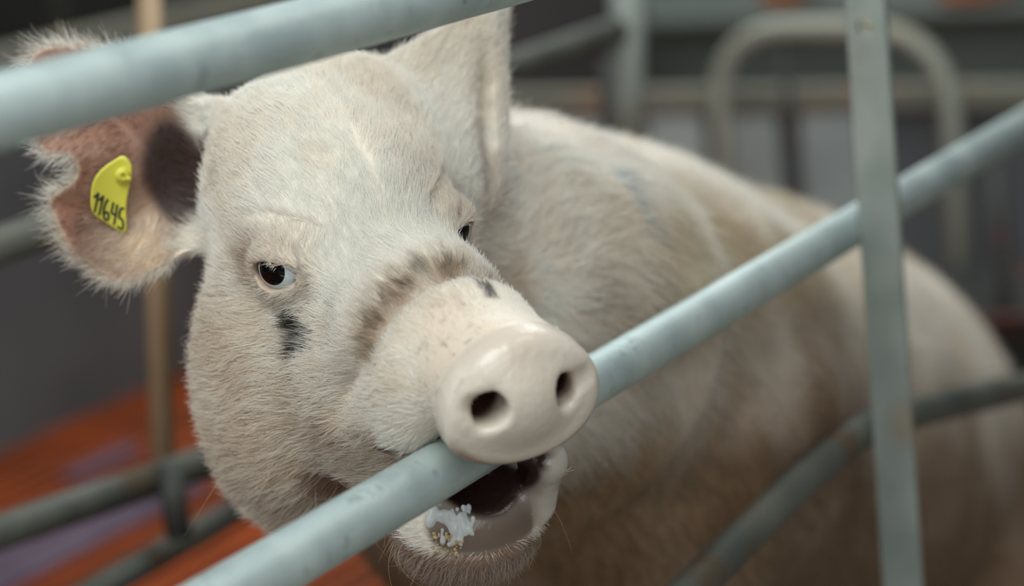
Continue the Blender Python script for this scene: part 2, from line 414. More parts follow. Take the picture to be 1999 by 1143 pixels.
STRIP = worn('grey_violet_wet_metal', srgb(82, 66, 84), srgb(100, 82, 98), 0, (.4, .6), 6, .001)  # violet tone carries the wet metal's reflection

# ------------------------------------------------------------------ geometry builders
def path_resample(pts, bend=0, n=8):
    """polyline with rounded corners of radius bend"""
    pts = [np.array(p, float) for p in pts]; out = [pts[0]]
    for i in range(1, len(pts) - 1):
        a, b, c = pts[i - 1], pts[i], pts[i + 1]
        u = (a - b) / np.linalg.norm(a - b); v = (c - b) / np.linalg.norm(c - b)
        k = min(bend, np.linalg.norm(a - b) * .49, np.linalg.norm(c - b) * .49)
        if k <= 0: out.append(b); continue
        for t in np.linspace(0, 1, n): out.append((1 - t) ** 2 * (b + u * k) + 2 * t * (1 - t) * b + t * t * (b + v * k))
    out.append(pts[-1]); return np.array(out)
def tube(name, pts, r, mat, parent=None, seg=32, bend=0, hollow=True, n=8):
    c = path_resample(pts, bend, n); T = np.gradient(c, axis=0); T /= np.linalg.norm(T, axis=1, keepdims=True)
    ref = np.array([0, 0, 1.]) if abs(T[0][2]) < .9 else np.array([0, 1., 0])
    u = np.cross(T[0], ref); u /= np.linalg.norm(u); V = []; rr = r if np.ndim(r) else np.full(len(c), r)
    th = np.linspace(0, 2 * math.pi, seg, endpoint=False); F = []
    for i in range(len(c)):
        u = u - T[i] * u.dot(T[i]); u /= np.linalg.norm(u); v = np.cross(T[i], u)
        V.append(c[i] + rr[i] * (np.cos(th)[:, None] * u + np.sin(th)[:, None] * v))
    for i in range(len(c) - 1):
        for k in range(seg): F.append([i * seg + k, i * seg + (k + 1) % seg, (i + 1) * seg + (k + 1) % seg, (i + 1) * seg + k])
    V = np.concatenate(V)
    if hollow:                                         # open pipe ends with a wall thickness
        for i, s in ((0, 1), (len(c) - 1, -1)):
            base = i * seg; b = len(V); inner = c[i] + (V[base:base + seg] - c[i]) * .86; deep = inner + T[i] * s * r * 1.2 if np.ndim(r) == 0 else inner
            V = np.concatenate([V, inner, deep, deep.mean(0)[None]])
            for k in range(seg):
                k2 = (k + 1) % seg; q = [base + k, b + k, b + k2, base + k2]; q2 = [b + k, b + seg + k, b + seg + k2, b + k2]; q3 = [b + seg + k, b + 2 * seg, b + seg + k2]
                for f in (q, q2, q3): F.append(f if s > 0 else f[::-1])
    else:
        F.append(list(range(seg))[::-1]); F.append(list(range((len(c) - 1) * seg, len(c) * seg)))
    return mesh_obj(name, V, F, mat, parent)
def box(name, lo, hi, mat, parent=None, bev=.0, axes=None, org=None):
    """bevelled box between lo and hi (optionally in a rotated frame axes/org)"""
    import bmesh
    lo = np.array(lo, float); hi = np.array(hi, float); bm = bmesh.new(); bmesh.ops.create_cube(bm, size=1)
    for v in bm.verts: v.co = Vector(lo + (hi - lo) * (np.array(v.co) + .5))
    if bev: bmesh.ops.bevel(bm, geom=list(bm.edges), offset=bev, segments=3, affect='EDGES', profile=.5)
    bm.verts.index_update(); V = np.array([v.co[:] for v in bm.verts]); F = [[v.index for v in f.verts] for f in bm.faces]; bm.free()
    if axes is not None: V = np.array(org) + V @ np.array(axes)
    return mesh_obj(name, V, F, mat, parent, smooth=False)

# ------------------------------------------------------------------ setting
def plane_pt(px, py, axis, val):
    r = C2W(PC(px, py, 1.)) - CAM; return CAM + r * ((val - CAM[axis]) / r[axis])
FL = mesh_obj('floor', [(-2, -2, 0), (9, -2, 0), (9, 9, 0), (-2, 9, 0)], [[0, 1, 2, 3]], CONCRETE, smooth=False)
FO = box('floor', (-1, 1.72, 0.0), (6.8, 3.26, .012), FLOOR); tag(FO, kind='structure'); tag(FL, kind='structure')
WB = box('wall_back', (-2, 4.5, 0), (9, 4.6, 3.2), WALL_DARK); tag(WB, kind='structure')
WR = box('wall_right', (7.4, -2, 0), (7.5, 4.5, 3.2), WALL_GREY); tag(WR, kind='structure')

GR = box('floor', (-1, .80, .0), (6.8, 1.72, .012), IRON); tag(GR, kind='structure')
# metal floor strips seen between the lower left rails, wet reflection painted violet
def metal_strip(x0, x1, y0, y1, label):
    o = box('wet_metal_strip', (x0, y0, .012), (x1, y1, .026), STRIP, bev=.004); tag(o, label, 'floor strip', 'grey violet metal strips on the orange floor'); return o
metal_strip(1.6, 3.42, 2.66, 2.83, 'grey violet metal strip with painted wet sheen on the orange floor, nearer the sow')
metal_strip(3.40, 3.60, 2.95, 3.00, 'grey violet metal strip with painted wet sheen lying closer to the dark stall board')

# dark board partition, left
t = empty('stall_partition', (3.0, 3.28, 0)); tag(t, 'long dark grey stall board standing on the orange floor at the left', 'partition')
box('board', (.5, 3.26, 0), (6.6, 3.30, .745), PANEL_DARK, t, bev=.004)
box('cap', (.5, 3.245, .745), (6.6, 3.315, .80), CAP, t, bev=.008)
for x in (2.2, 4.6):
    box('stud', (x, 3.302, 0), (x + .05, 3.35, .745), GALV_DULL, t, bev=.003)

# near stall side: rails, flat bar post, bent lower rail
RY = .841
def rail_pt(px, py): return plane_pt(px, py, 1, RY)
t = empty('stall_side', (2.0, RY, 0)); tag(t, 'near galvanised stall side of pipe rails, its middle rail bitten by the sow', 'stall rail')
R = .019
zm = .812; zt = 1.1275
tube('rail', [(-.2, RY, zm), (4.53, RY, zm)], R, GALV, t)
tube('rail', [(-.2, RY - .008, zt), (4.53, RY - .008, zt)], .0200, GALV, t)
bp = plane_pt(1722, 405, 1, .80)
BENT = [rail_pt(960, 1460), rail_pt(1335, 1165), rail_pt(1560, 942), rail_pt(1684, 838), rail_pt(1790, 803), rail_pt(2150, 720)]
tube('lower_rail', BENT, .0165, GALV_DULL, t, bend=.035)
def flat_post(x, y0, y1, z0, z1, th, holes, parent, mat):
    """flat bar, wide face across the rails, round bolt holes drilled through"""
    V = []; F = []; zs = [z0]; n = 24; w = y1 - y0; yc = (y0 + y1) / 2
    def quad(a): F.append(a)
    def add(p): V.append(p); return len(V) - 1
    hh = sorted(holes)
    cuts = []; z = z0
    for h in hh: cuts.append((z, h - .02, None)); cuts.append((h - .02, h + .02, h)); z = h + .02
    cuts.append((z, z1, None)); c = .0012
    prof = [(y0 + c, -1), (y1 - c, -1)]
    for (a, b, h) in cuts:
        for s, xx in ((-1, x - th / 2), (1, x + th / 2)):
            if h is None:
                q = [add((xx, y0 + c, a)), add((xx, y1 - c, a)), add((xx, y1 - c, b)), add((xx, y0 + c, b))]; F.append(q if s > 0 else q[::-1])
            else:
                ring = [add((xx, yc + math.cos(2 * math.pi * k / n) * .0092, h + math.sin(2 * math.pi * k / n) * .0075)) for k in range(n)]
                out = []
                for k in range(n):
                    cy, sz = math.cos(2 * math.pi * k / n), math.sin(2 * math.pi * k / n); m = max(abs(cy), abs(sz))
                    out.append(add((xx, yc + cy / m * (w / 2 - c), h + sz / m * .02)))
                for k in range(n):
                    q = [ring[k], out[k], out[(k + 1) % n], ring[(k + 1) % n]]; F.append(q if s > 0 else q[::-1])
                if s < 0: r0 = ring
                else:
                    for k in range(n): F.append([r0[k], r0[(k + 1) % n], ring[(k + 1) % n], ring[k]])
    for (ya, yb, xa, xb) in ((y0, y0, x - th / 2 + c, x + th / 2 - c), (y1, y1, x + th / 2 - c, x - th / 2 + c)):
        q = [add((xa, ya, z0)), add((xb, ya, z0)), add((xb, ya, z1)), add((xa, ya, z1))]; F.append(q)
    for sx in (-1, 1):
        for (yy, yo) in ((y0, y0 + c), (y1, y1 - c)):
            q = [add((x + sx * th / 2, yo, z0)), add((x + sx * (th / 2 - c), yy, z0)), add((x + sx * (th / 2 - c), yy, z1)), add((x + sx * th / 2, yo, z1))]
            F.append(q if (sx < 0) == (yy == y0) else q[::-1])
    return mesh_obj('post', V, F, mat, parent, smooth=False)
HOLE_Z = plane_pt(1692, 52, 0, bp[0])[2]
flat_post(bp[0], RY - R - .0385, RY - R + .0005, 0.0, 1.32, .009, [HOLE_Z, HOLE_Z - .62], t, GALV_FLAT)

# far stall side, beyond the sow
t = empty('stall_side', (2.4, 1.62, 0)); tag(t, 'far dull pipe stall side behind the sow, with a square-set grey gate post', 'stall rail')
tube('rail', [P(-500, 652, 2.36 * 3682 / 4182), P(1225, 52, 2.36 * 3682 / 2457)], .0195, GALV_DULL, t)
tube('post', [P(1222, -260, 3.42), P(1228, 620, 3.42 * 1.09)], .0255, PALE_GATE, t)
tube('post', [P(1186, 120, 3.62), P(1186, 700, 3.75)], .012, IRON, t)  # added dark tube stands in for the black gap beside the gate upright
tube('lower_rail', [P(-300, 1140, 2.35), P(560, 848, 2.95)], .0195, GALV_DULL, t)
tube('foot_rail', [P(60, 1225, 2.55), P(620, 905, 3.05)], .0170, GALV_DULL, t)
tube('post', [P(284, -220, 2.80), P(318, 905, 2.80)], .0140, RUSTY, t)
tube('bracket', [P(330, 905, 2.72), P(350, 1050, 2.72)], .0150, IRON, t)

# cross partition of the pens behind, seen over the sow's back
XP = 4.55
def xp(px, py, x=XP): return plane_pt(px, py, 0, x)
t = empty('pen_partition', (XP, 1.6, 0)); tag(t, 'grey boarded pen partition behind the sow, with a stained cap rail', 'partition')
ztop = xp(1320, 190)[2]
ys = [xp(a, 260)[1] for a in (930, 1176, 1270, 1375, 1424, 1520, 1566, 1680, 1690, 1700)]
box('cap', (XP - .03, ys[-1] - 1.2, ztop - .03), (XP + .03, ys[0], ztop + .02), CAP, t, bev=.008)
for k in range(0, len(ys), 2):
    box('board', (XP - .012, ys[k + 1], 0), (XP + .012, ys[k], ztop - .03), PANEL_GREY, t, bev=.004)
box('back_board', (XP + .02, ys[-1] - 1.2, 0), (XP + .03, ys[0], ztop - .03), PANEL_DARK, t, bev=.002)

# rounded tube gate in front of it
XG = 4.35
t = empty('tube_gate', (XG, 1.7, 0)); tag(t, 'rounded pale tube hoop gate standing in front of the grey pen partition', 'gate')
g = [xp(1405, 900, XG), xp(1393, 56, XG), xp(1848, 56, XG), xp(1850, 900, XG)]
g[0][2] = 0; g[3][2] = 0; g[0][1] = g[1][1]; g[3][1] = g[2][1]
tube('hoop', g, .0205, HOOP, t, bend=.17, n=14)
yy = xp(1545, 300, XG)[1]; tube('bar', [(XG, yy, .02), (XG, yy, g[1][2])], .009, IRON, t)

# things on the far right
def drum(name, c, r, h, mat, parent, lip=.012, seg=40):
    prof = [(0, 0), (r * .86, 0), (r * .9, .01), (r, h - .02), (r + lip, h - .012), (r + lip, h), (r - .006, h), (r * .86, .03), (0, .025)]
    V = []; F = []
    for (a, z) in prof:
        for k in range(seg): V.append((c[0] + a * math.cos(2 * math.pi * k / seg), c[1] + a * math.sin(2 * math.pi * k / seg), c[2] + z))
    for i in range(len(prof) - 1):
        for k in range(seg): F.append([i * seg + k, i * seg + (k + 1) % seg, (i + 1) * seg + (k + 1) % seg, (i + 1) * seg + k])
    return mesh_obj(name, V, F, mat, parent)
p = plane_pt(1960, 560, 0, 4.1)
t = empty('feed_trough', (p[0], p[1], 0)); tag(t, 'round dark iron feed trough in the shadow at the right edge', 'trough')
drum('bowl', (p[0], p[1], 0), .20, max(.25, p[2]), IRON, t)
tube('spindle', [(p[0], p[1], .03), (p[0], p[1], p[2] + .22)], .014, IRON, t, seg=16)
for (a, b, s, lab) in ((1530, -14, .085, 'bright orange tub on the shelf of the far grey wall'), (1905, -22, .13, 'wide dull orange tub on the far wall shelf, right of the post')):
    p = plane_pt(a, b, 0, 7.2); o = drum('orange_tub', (p[0], p[1], p[2] - .02), s, .14, ORANGE, None); tag(o, lab, 'tub', 'orange tubs on the wall shelf')
zs = plane_pt(1530, 0, 0, 7.2)[2] - .045
t = box('wall_shelf', (7.05, .2, zs), (7.4, 4.2, zs + .02), WALL_GREY, bev=.003); tag(t, 'dark grey shelf running along the far wall', 'shelf')
# dim upright in the black bay, top left
p = plane_pt(120, 60, 1, 4.3); t = tube('steel_column', [(p[0], p[1], 0), (p[0], p[1], 3.1)], .032, GALV_DULL, None, seg=24, hollow=False); tag(t, 'dim grey steel column in the black bay at the top left', 'column')
# ------------------------------------------------------------------ sow: colours, coat, eyes
_lat = rng.random((48, 48, 48)).astype(np.float32)
def vnoise(p, f, seed=0):
    q = np.asarray(p, float) * f + seed * 7.31; i = np.floor(q).astype(int); t = q - i; t = t * t * (3 - 2 * t)
    r = 0
    for a in (0, 1):
        for b in (0, 1):
            for c in (0, 1):
                wgt = (t[:, 0] if a else 1 - t[:, 0]) * (t[:, 1] if b else 1 - t[:, 1]) * (t[:, 2] if c else 1 - t[:, 2])
                r = r + wgt * _lat[(i[:, 0] + a) % 48, (i[:, 1] + b) % 48, (i[:, 2] + c) % 48]
    return r
def fbm(p, f, oct=4, seed=0):
    r = 0; amp = .5; tot = 0
    for k in range(oct): r = r + amp * vnoise(p, f * 2 ** k, seed + k); tot += amp; amp *= .55
    return r / tot
def hit(px, py, z0=1.4, z1=3.2):
    z = z0; ray = PC(px, py, 1.0)
    for i in range(160):
        d = float(pig_sdf(C2L(ray * z)[None])[0])
        if d < .0004: break
        z += d * .7
        if z > z1: return None
    return C2L(ray * z)
def sm(x, a, b): t = np.clip((x - a) / (b - a), 0, 1); return t * t * (3 - 2 * t)
def lin(*c): return np.array(srgb(*c)[:3])
DIRT = [(573, 625, .0075, .9), (585, 645, .009, .75), (600, 658, .008, .55), (578, 680, .0065, .85), (592, 676, .005, .7), (610, 620, .004, .35),
        (948, 556, .006, .7), (958, 572, .006, .7), (822, 520, .006, .35), (868, 480, .0045, .4), (903, 474, .0045, .65),
        (580, 526, .0028, .8), (576, 555, .0030, .6), (563, 550, .0022, .5), (566, 592, .0030, .5), (898, 420, .003, .6), (724, 678, .005, .4),
        (640, 745, .003, .4), (735, 640, .004, .25)]
BROWN = [(945, 330, .016, .5), (962, 385, .018, .5), (930, 265, .012, .4), (412, 300, .016, .5), (424, 350, .014, .45), (470, 500, .012, .6), (482, 545, .011, .5),  # first three: fold dirt behind the right ear, with some shade painted in
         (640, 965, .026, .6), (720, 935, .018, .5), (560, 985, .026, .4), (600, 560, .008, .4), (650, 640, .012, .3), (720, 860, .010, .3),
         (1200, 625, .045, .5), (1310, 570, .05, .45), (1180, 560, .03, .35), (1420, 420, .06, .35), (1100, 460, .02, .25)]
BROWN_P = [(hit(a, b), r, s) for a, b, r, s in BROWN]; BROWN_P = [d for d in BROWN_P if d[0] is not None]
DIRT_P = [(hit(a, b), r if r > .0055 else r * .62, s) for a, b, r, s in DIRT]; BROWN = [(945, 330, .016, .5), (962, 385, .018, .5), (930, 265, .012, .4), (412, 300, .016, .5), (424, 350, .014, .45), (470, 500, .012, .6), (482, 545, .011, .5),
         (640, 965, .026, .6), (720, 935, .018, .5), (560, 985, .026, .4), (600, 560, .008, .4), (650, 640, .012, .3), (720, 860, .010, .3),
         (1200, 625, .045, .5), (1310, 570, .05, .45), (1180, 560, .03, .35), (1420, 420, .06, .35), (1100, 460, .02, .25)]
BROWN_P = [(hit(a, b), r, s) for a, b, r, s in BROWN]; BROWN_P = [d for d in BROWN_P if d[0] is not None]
DIRT_P = [d for d in DIRT_P if d[0] is not None]
SPRAY = (hit(1218, 345), hit(1272, 450))
def ear_fields(ear, p):
    q = ear.uvw(p); d2 = poly2(q[:, 0], q[:, 1], ear.pts); inn = (np.abs(q[:, 2] - ear.h(q[:, 0], q[:, 1], d2)) < .02)
    return q, d2, inn
def disc_mask(p):                # 1 on the bare snout plate
    y = p[:, 1] - DISC[1]; r = np.sqrt((p[:, 0] - DISC[0]) ** 2 + (p[:, 2] - DISC[2]) ** 2)
    return sm(y, -.014, -.009) * (r < .075)
def lip_mask(p, n=None):
    c1 = ell(p, (.010, .176, -.128), (.046, .030, .0300)); c2 = ell(p, (.053, .176, -.110), (.021, .026, .038))
    c3 = ell(p, (.053, .182, -.086), (.022, .022, .020)); return np.maximum(np.maximum(1 - sm(c1, -.006, .001), 1 - sm(c2, -.004, .002)), 1 - sm(c3, -.004, .002))
def mouth_mask(p):
    m = np.minimum(ell(p, (.012, .150, -.092), (.034, .075, .030)), ell(p, (.01, .150, -.084), (.065, .050, .010)))
    return 1 - sm(m, .001, .006)
def behind(p): return sm(L2C(p)[:, 2], 1.93, 2.03)
def albedo(p, bare=True):
    p = np.asarray(p, float); x, y, z = p.T; ax = np.abs(x)
    n1 = fbm(p, 14, 4, 1); n2 = fbm(p, 55, 3, 2); n3 = fbm(p, 160, 2, 3)
    col = np.tile(lin(236, 233, 224), (len(p), 1))
    def mix(c, m):
        nonlocal col; col = col + (np.array(c) - col) * np.clip(m, 0, 1)[:, None]
    if bare: col *= np.array([.90, .83, .77])
    head = (y > -.2) & (x < .16) & (z < .2) & (z > -.27)
    mix(lin(214, 190, 160), .5 * sm(n1 + .25 * n2, .50, .85))
    # dirty cheek and jowl
    ck = sm(-z, .005, .10) * head * (y < .14)
    mix(lin(172, 138, 104), ck * sm(n1 * .7 + n2 * .5, .46, .90) * .75)
    mix(lin(206, 176, 142), ck * .50)
    # crease across the bridge holds dirt
    yc = .122 - .50 * np.clip(-z - .01, 0, .06)
    band = np.exp(-((y - yc + .003) / .016) ** 2) * sm(z, -.06, -.01) * head
    mix(lin(158, 134, 108), band * (.55 + .5 * sm(n2, .35, .65)))
    mix(lin(84, 64, 48), band * sm(n3 * .6 + n2 * .5, .62, .78) * .7)
    # brown dusting round the eye, then shading painted onto the lids
    for e in (EYE_L, EYE_R):
        g = np.exp(-(((y - e[1] + .026) / .026) ** 2 + ((z - e[2] + .006) / .020) ** 2)) * (np.sign(e[0]) * x > .03) * head
        mix(lin(140, 98, 70), g * .85 * sm(n2, .25, .6))
        r_ = np.linalg.norm(p - e, axis=1); mix(lin(186, 166, 146), (1 - sm(r_, .0215, .038)) * head * .8); mix(lin(150, 122, 102), (1 - sm(r_, .0205, .0232)) * head * .6)
    for c, r, s in DIRT_P:
        d = np.linalg.norm(p - c, axis=1) + (n3 - .5) * r * .9 + (n2 - .5) * r * .9
        mix(lin(46, 40, 34), (1 - sm(d, r * .75, r * 1.35)) * min(1, s * 1.15))
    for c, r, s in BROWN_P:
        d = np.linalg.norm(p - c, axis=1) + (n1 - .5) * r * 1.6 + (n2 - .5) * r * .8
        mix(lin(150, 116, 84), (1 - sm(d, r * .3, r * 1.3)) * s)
    sp = sm(vnoise(p, 240, 8), .78, .90) * sm(fbm(p, 24, 2, 9), .42, .62) * head; mix(lin(92, 70, 52), sp * .5)
    # body grime, with part of the lower flank's shade painted in
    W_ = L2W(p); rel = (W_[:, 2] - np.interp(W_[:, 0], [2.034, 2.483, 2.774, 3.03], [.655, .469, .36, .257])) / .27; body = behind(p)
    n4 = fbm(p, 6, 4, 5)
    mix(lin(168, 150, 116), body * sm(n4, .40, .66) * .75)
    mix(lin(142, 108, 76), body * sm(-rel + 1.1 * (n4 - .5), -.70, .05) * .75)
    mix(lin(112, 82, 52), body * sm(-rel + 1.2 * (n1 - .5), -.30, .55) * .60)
    mk = SPRAY; t_ = np.clip((p - mk[0]) @ (mk[1] - mk[0]) / ((mk[1] - mk[0]) @ (mk[1] - mk[0])), 0, 1); mix(lin(150, 168, 176), (1 - sm(np.linalg.norm(p - mk[0] - t_[:, None] * (mk[1] - mk[0]), axis=1) + .02 * (n1 - .5), .004, .016)) * .7)
    if bare:
        dm = disc_mask(p); mix(lin(214, 203, 187), dm * .94); mix(lin(184, 160, 142), dm * sm(n1, .45, .75) * .35)
        rr = np.sqrt(((x - DISC[0]) / .0575) ** 2 + ((z - DISC[2]) / .052) ** 2)
        mix(lin(150, 104, 84), dm * sm(rr, .90, 1.02) * sm(-(z - DISC[2]), .015, .040) * .75)
        for s in (-1, 1):
            c = np.array([.0072 + s * .0272, .226, 0]); d = np.linalg.norm((p - c) / np.array([1, 1.6, 1.2]), axis=1)
            mix(lin(150, 112, 86), (1 - sm(d, .0075, .0150)) * .75 * (y > .15)); mix(lin(60, 34, 26), (1 - sm(y, .217, .230)) * (d < .022) * (y > .16))  # nostril brown, with the hole's shade painted into its depth
        lm = lip_mask(p); mix(lin(138, 126, 116), lm * .9); mix(lin(98, 78, 66), lm * sm(-z, .105, .135) * (x < .040) * .8); mix(lin(196, 190, 178), lm * sm(x, .040, .052) * .9); mix(lin(100, 80, 70), lm * sm(n1, .45, .6) * .6)
        mm = mouth_mask(p); mix(lin(46, 26, 22), mm)
    ch = (z < -.146) * (y > .04) * head; mix(lin(132, 90, 62), ch * .85)  # chin's shadow and orange floor bounce painted into its colour
    # ears
    q, d2, inn = ear_fields(EARL, p); e = inn & (d2 < .01) & (q[:, 2] > -.2)
    fr = (q[:, 2] > EARL.h(q[:, 0], q[:, 1], d2)); m = (e & fr).astype(float) * sm(q[:, 0], .0, .02)
    inner = m * sm(-d2, .0015, .007)
    mix(lin(146, 98, 72), inner * .88)
    mix(lin(124, 74, 50), inner * sm(n1 + .3 * n2, .5, .8) * .7)
    low = np.exp(-(((q[:, 0] - .030) / .035) ** 2 + ((q[:, 1] + .058) / .030) ** 2)); mix(lin(222, 198, 168), inner * low * .9)
    mix(lin(52, 30, 22), (1 - sm(ell(p, EARHOLE, (.024, .026, .046)), .002, .011)) * head)  # dirty skin and cavity shade painted together in the ear hollow
    if bare: mix(lin(44, 25, 18), inner * np.exp(-(((q[:, 0] - .016) / .026) ** 2 + ((q[:, 1] - .010) / .034) ** 2)) * 1.0)  # canal shade painted onto the bare inner ear
    mix(lin(122, 98, 74), m * sm(n2, .45, .6) * np.exp(-(((q[:, 0] - .115) / .018) ** 2 + ((q[:, 1] - .083) / .016) ** 2)))
    return np.clip(col, 0, 1)
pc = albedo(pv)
wet = np.clip(disc_mask(pv) + lip_mask(pv) + mouth_mask(pv), 0, 1)

def set_attr(me, name, typ, dom, arr):
    a = me.attributes.new(name, typ, dom); a.data.foreach_set('color' if 'COLOR' in typ else ('vector' if 'VECTOR' in typ else 'value'), np.asarray(arr, np.float32).ravel())
def skin_mat():
    m, nt, b = new_mat('sow_skin'); N = nt.nodes; L = nt.links
    a = N.new('ShaderNodeAttribute'); a.attribute_name = 'tone'; L.new(a.outputs['Color'], b.inputs['Base Color'])
    wa = N.new('ShaderNodeAttribute'); wa.attribute_name = 'wet'
    mr = N.new('ShaderNodeMapRange'); mr.inputs['To Min'].default_value = .62; mr.inputs['To Max'].default_value = .27; L.new(wa.outputs['Fac'], mr.inputs['Value']); L.new(mr.outputs['Result'], b.inputs['Roughness'])
    b.inputs['Subsurface Weight'].default_value = .06; b.inputs['Subsurface Radius'].default_value = (.012, .005, .003); b.inputs['Subsurface Scale'].default_value = .6
    tc = N.new('ShaderNodeTexCoord'); n = N.new('ShaderNodeTexNoise'); n.inputs['Scale'].default_value = 160; n.inputs['Detail'].default_value = 4; L.new(tc.outputs['Object'], n.inputs['Vector'])
    n2 = N.new('ShaderNodeTexNoise'); n2.inputs['Scale'].default_value = 45; n2.inputs['Detail'].default_value = 3; L.new(tc.outputs['Object'], n2.inputs['Vector'])
    ad = N.new('ShaderNodeMath'); ad.operation = 'ADD'; L.new(n.outputs['Fac'], ad.inputs[0]); L.new(n2.outputs['Fac'], ad.inputs[1])
    bp = N.new('ShaderNodeBump'); bp.inputs['Distance'].default_value = .0013; bp.inputs['Strength'].default_value = .5
    L.new(ad.outputs[0], bp.inputs['Height']); L.new(bp.outputs['Normal'], b.inputs['Normal'])
    return m
SKIN = skin_mat()
hw = L2W(HOOF); SOW = empty('sow', (float(hw[0]), float(hw[1]), 0))
tag(SOW, 'cream white sow with a tagged notched ear, biting the middle rail of its stall', 'pig')
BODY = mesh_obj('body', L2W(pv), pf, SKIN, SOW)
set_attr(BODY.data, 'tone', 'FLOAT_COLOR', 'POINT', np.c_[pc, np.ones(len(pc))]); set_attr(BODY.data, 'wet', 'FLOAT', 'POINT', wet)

# coat: every hair rooted on the skin, combed back from the snout
def hair_mat():
    m, nt, b = new_mat('sow_bristle'); N = nt.nodes; L = nt.links
    a = N.new('ShaderNodeAttribute'); a.attribute_name = 'tone'; L.new(a.outputs['Color'], b.inputs['Base Color'])
    b.inputs['Roughness'].default_value = .5; b.inputs['Specular IOR Level'].default_value = .35
    tr = N.new('ShaderNodeBsdfTranslucent'); L.new(a.outputs['Color'], tr.inputs['Color'])
    mx = N.new('ShaderNodeMixShader'); mx.inputs[0].default_value = .25; L.new(b.outputs[0], mx.inputs[1]); L.new(tr.outputs[0], mx.inputs[2])
    L.new(mx.outputs[0], N['Material Output'].inputs['Surface']); return m
HAIR = hair_mat()
def make_hair(name, roots, nrm, dirs, length, lift, rad, col, parent, npt=4, curl=.25, mat=None):
    n = len(roots); t = dirs - nrm * np.sum(dirs * nrm, 1, keepdims=True); t /= np.linalg.norm(t, axis=1, keepdims=True) + 1e-9
    s = np.linspace(0, 1, npt)[None, :, None]; L_ = length[:, None, None]
    jit = rng.normal(size=(n, 3)) * curl
    ang = lift[:, None, None]
    P_ = roots[:, None, :] + L_ * (s * (t[:, None, :] * np.cos(ang) + nrm[:, None, :] * np.sin(ang)) + s * s * (jit[:, None, :] * .5 - nrm[:, None, :] * np.sin(ang) * .45))
    P_ = P_ - nrm[:, None, :] * .0004 * (1 - s)
    Wp = L2W(P_.reshape(-1, 3)); org = parent_origin(parent)
    hc = bpy.data.hair_curves.new(name); hc.add_curves([npt] * n)
    hc.attributes['position'].data.foreach_set('vector', (Wp - org).astype(np.float32).ravel())
    ra = hc.attributes.get('radius') or hc.attributes.new('radius', 'FLOAT', 'POINT')
    taper = np.array([1, .95, .75, .25]) if npt == 4 else np.linspace(1, .2, npt)
    ra.data.foreach_set('value', (rad[:, None] * taper[None]).astype(np.float32).ravel())
    at = hc.attributes.new('tone', 'FLOAT_COLOR', 'CURVE'); at.data.foreach_set('color', np.c_[col, np.ones(n)].astype(np.float32).ravel())
    hc.materials.append(mat or HAIR)
    o = bpy.data.objects.new(name, hc); sc.collection.objects.link(o); o.parent = parent; return o

a, b_, c_ = pv[pf[:, 0]], pv[pf[:, 1]], pv[pf[:, 2]]; d_ = pv[pf[:, 3]]
fn = np.cross(c_ - a, d_ - b_); far_ = np.linalg.norm(fn, axis=1) / 2; fc = (a + b_ + c_ + d_) / 4
dens = np.ones(len(fc))
hx, hy, hz = fc.T
headm = 1 - behind(fc)
q, d2, inn = ear_fields(EARL, fc); earL = inn & (d2 < .012) & (q[:, 0] > .01) & (np.abs(q[:, 2]) < .1)
frontE = earL & (q[:, 2] > EARL.h(q[:, 0], q[:, 1], d2)); rimE = earL & (d2 > -.004)
q2, d22, inn2 = ear_fields(EARR, fc); earR = inn2 & (d22 < .012) & (np.abs(q2[:, 2]) < .1)
dens = .06 + .94 * headm
dens[frontE] = .30; lowE = frontE & (q[:, 1] < -.035) & (q[:, 0] < .085); dens[lowE] = .9; dens[rimE] = 1.15
eyeD = np.minimum(np.linalg.norm(fc - EYE_L, axis=1), np.linalg.norm(fc - EYE_R, axis=1))
dens *= 1 - disc_mask(fc) * 1.0
dens *= 1 - lip_mask(fc); dens *= 1 - mouth_mask(fc); dens *= sm(eyeD, .0210, .0221)
near_bar = cone(fc.astype(np.float32), BAR_A, BAR_B, .0195, .0195); dens *= sm(near_bar, .001, .003)
dens *= 1 - .85 * sm(hy, .15, .20) * (hz > -.06)        # thin short hair towards the snout plate
if 1:
    holes = ell(fc, EARHOLE, (.028, .042, .052)); dens *= .10 + .90 * sm(holes, -.002, .006)
pr = far_ * np.clip(dens, 0, 9); NH = 330000
idx_ = rng.choice(len(fc), NH, p=pr / pr.sum()); r1, r2 = rng.random(NH)[:, None], rng.random(NH)[:, None]
root = (a[idx_] * (1 - r1) + b_[idx_] * r1) * (1 - r2) + (d_[idx_] * (1 - r1) + c_[idx_] * r1) * r2
nr = fn[idx_] / (np.linalg.norm(fn[idx_], axis=1, keepdims=True) + 1e-12)
tst = pig_sdf(root + nr * .004) - pig_sdf(root - nr * .004)
if np.mean(tst) < 0: nr = -nr
hx, hy, hz = root.T; sgn = np.sign(hx)
cheek = sm(-hz, .0, .08)
dirv = np.stack([.18 * sgn + .25 * sgn * cheek, -np.ones(NH), .25 - .75 * cheek], 1)
bodyh = behind(root)
BD = C2L(L2C(np.zeros(3))); bdir = (RUMP - SHO) / np.linalg.norm(RUMP - SHO); down = W2L(L2W(np.zeros(3)) + np.array([0, 0, -1.0]))
dirv = dirv * (1 - bodyh[:, None]) + (bdir + .6 * down)[None] * bodyh[:, None]
for k in range(3): dirv[:, k] += 1.0 * (fbm(root, 22, 2, 20 + k) - .5) + .9 * (fbm(root, 120, 1, 30 + k) - .5)
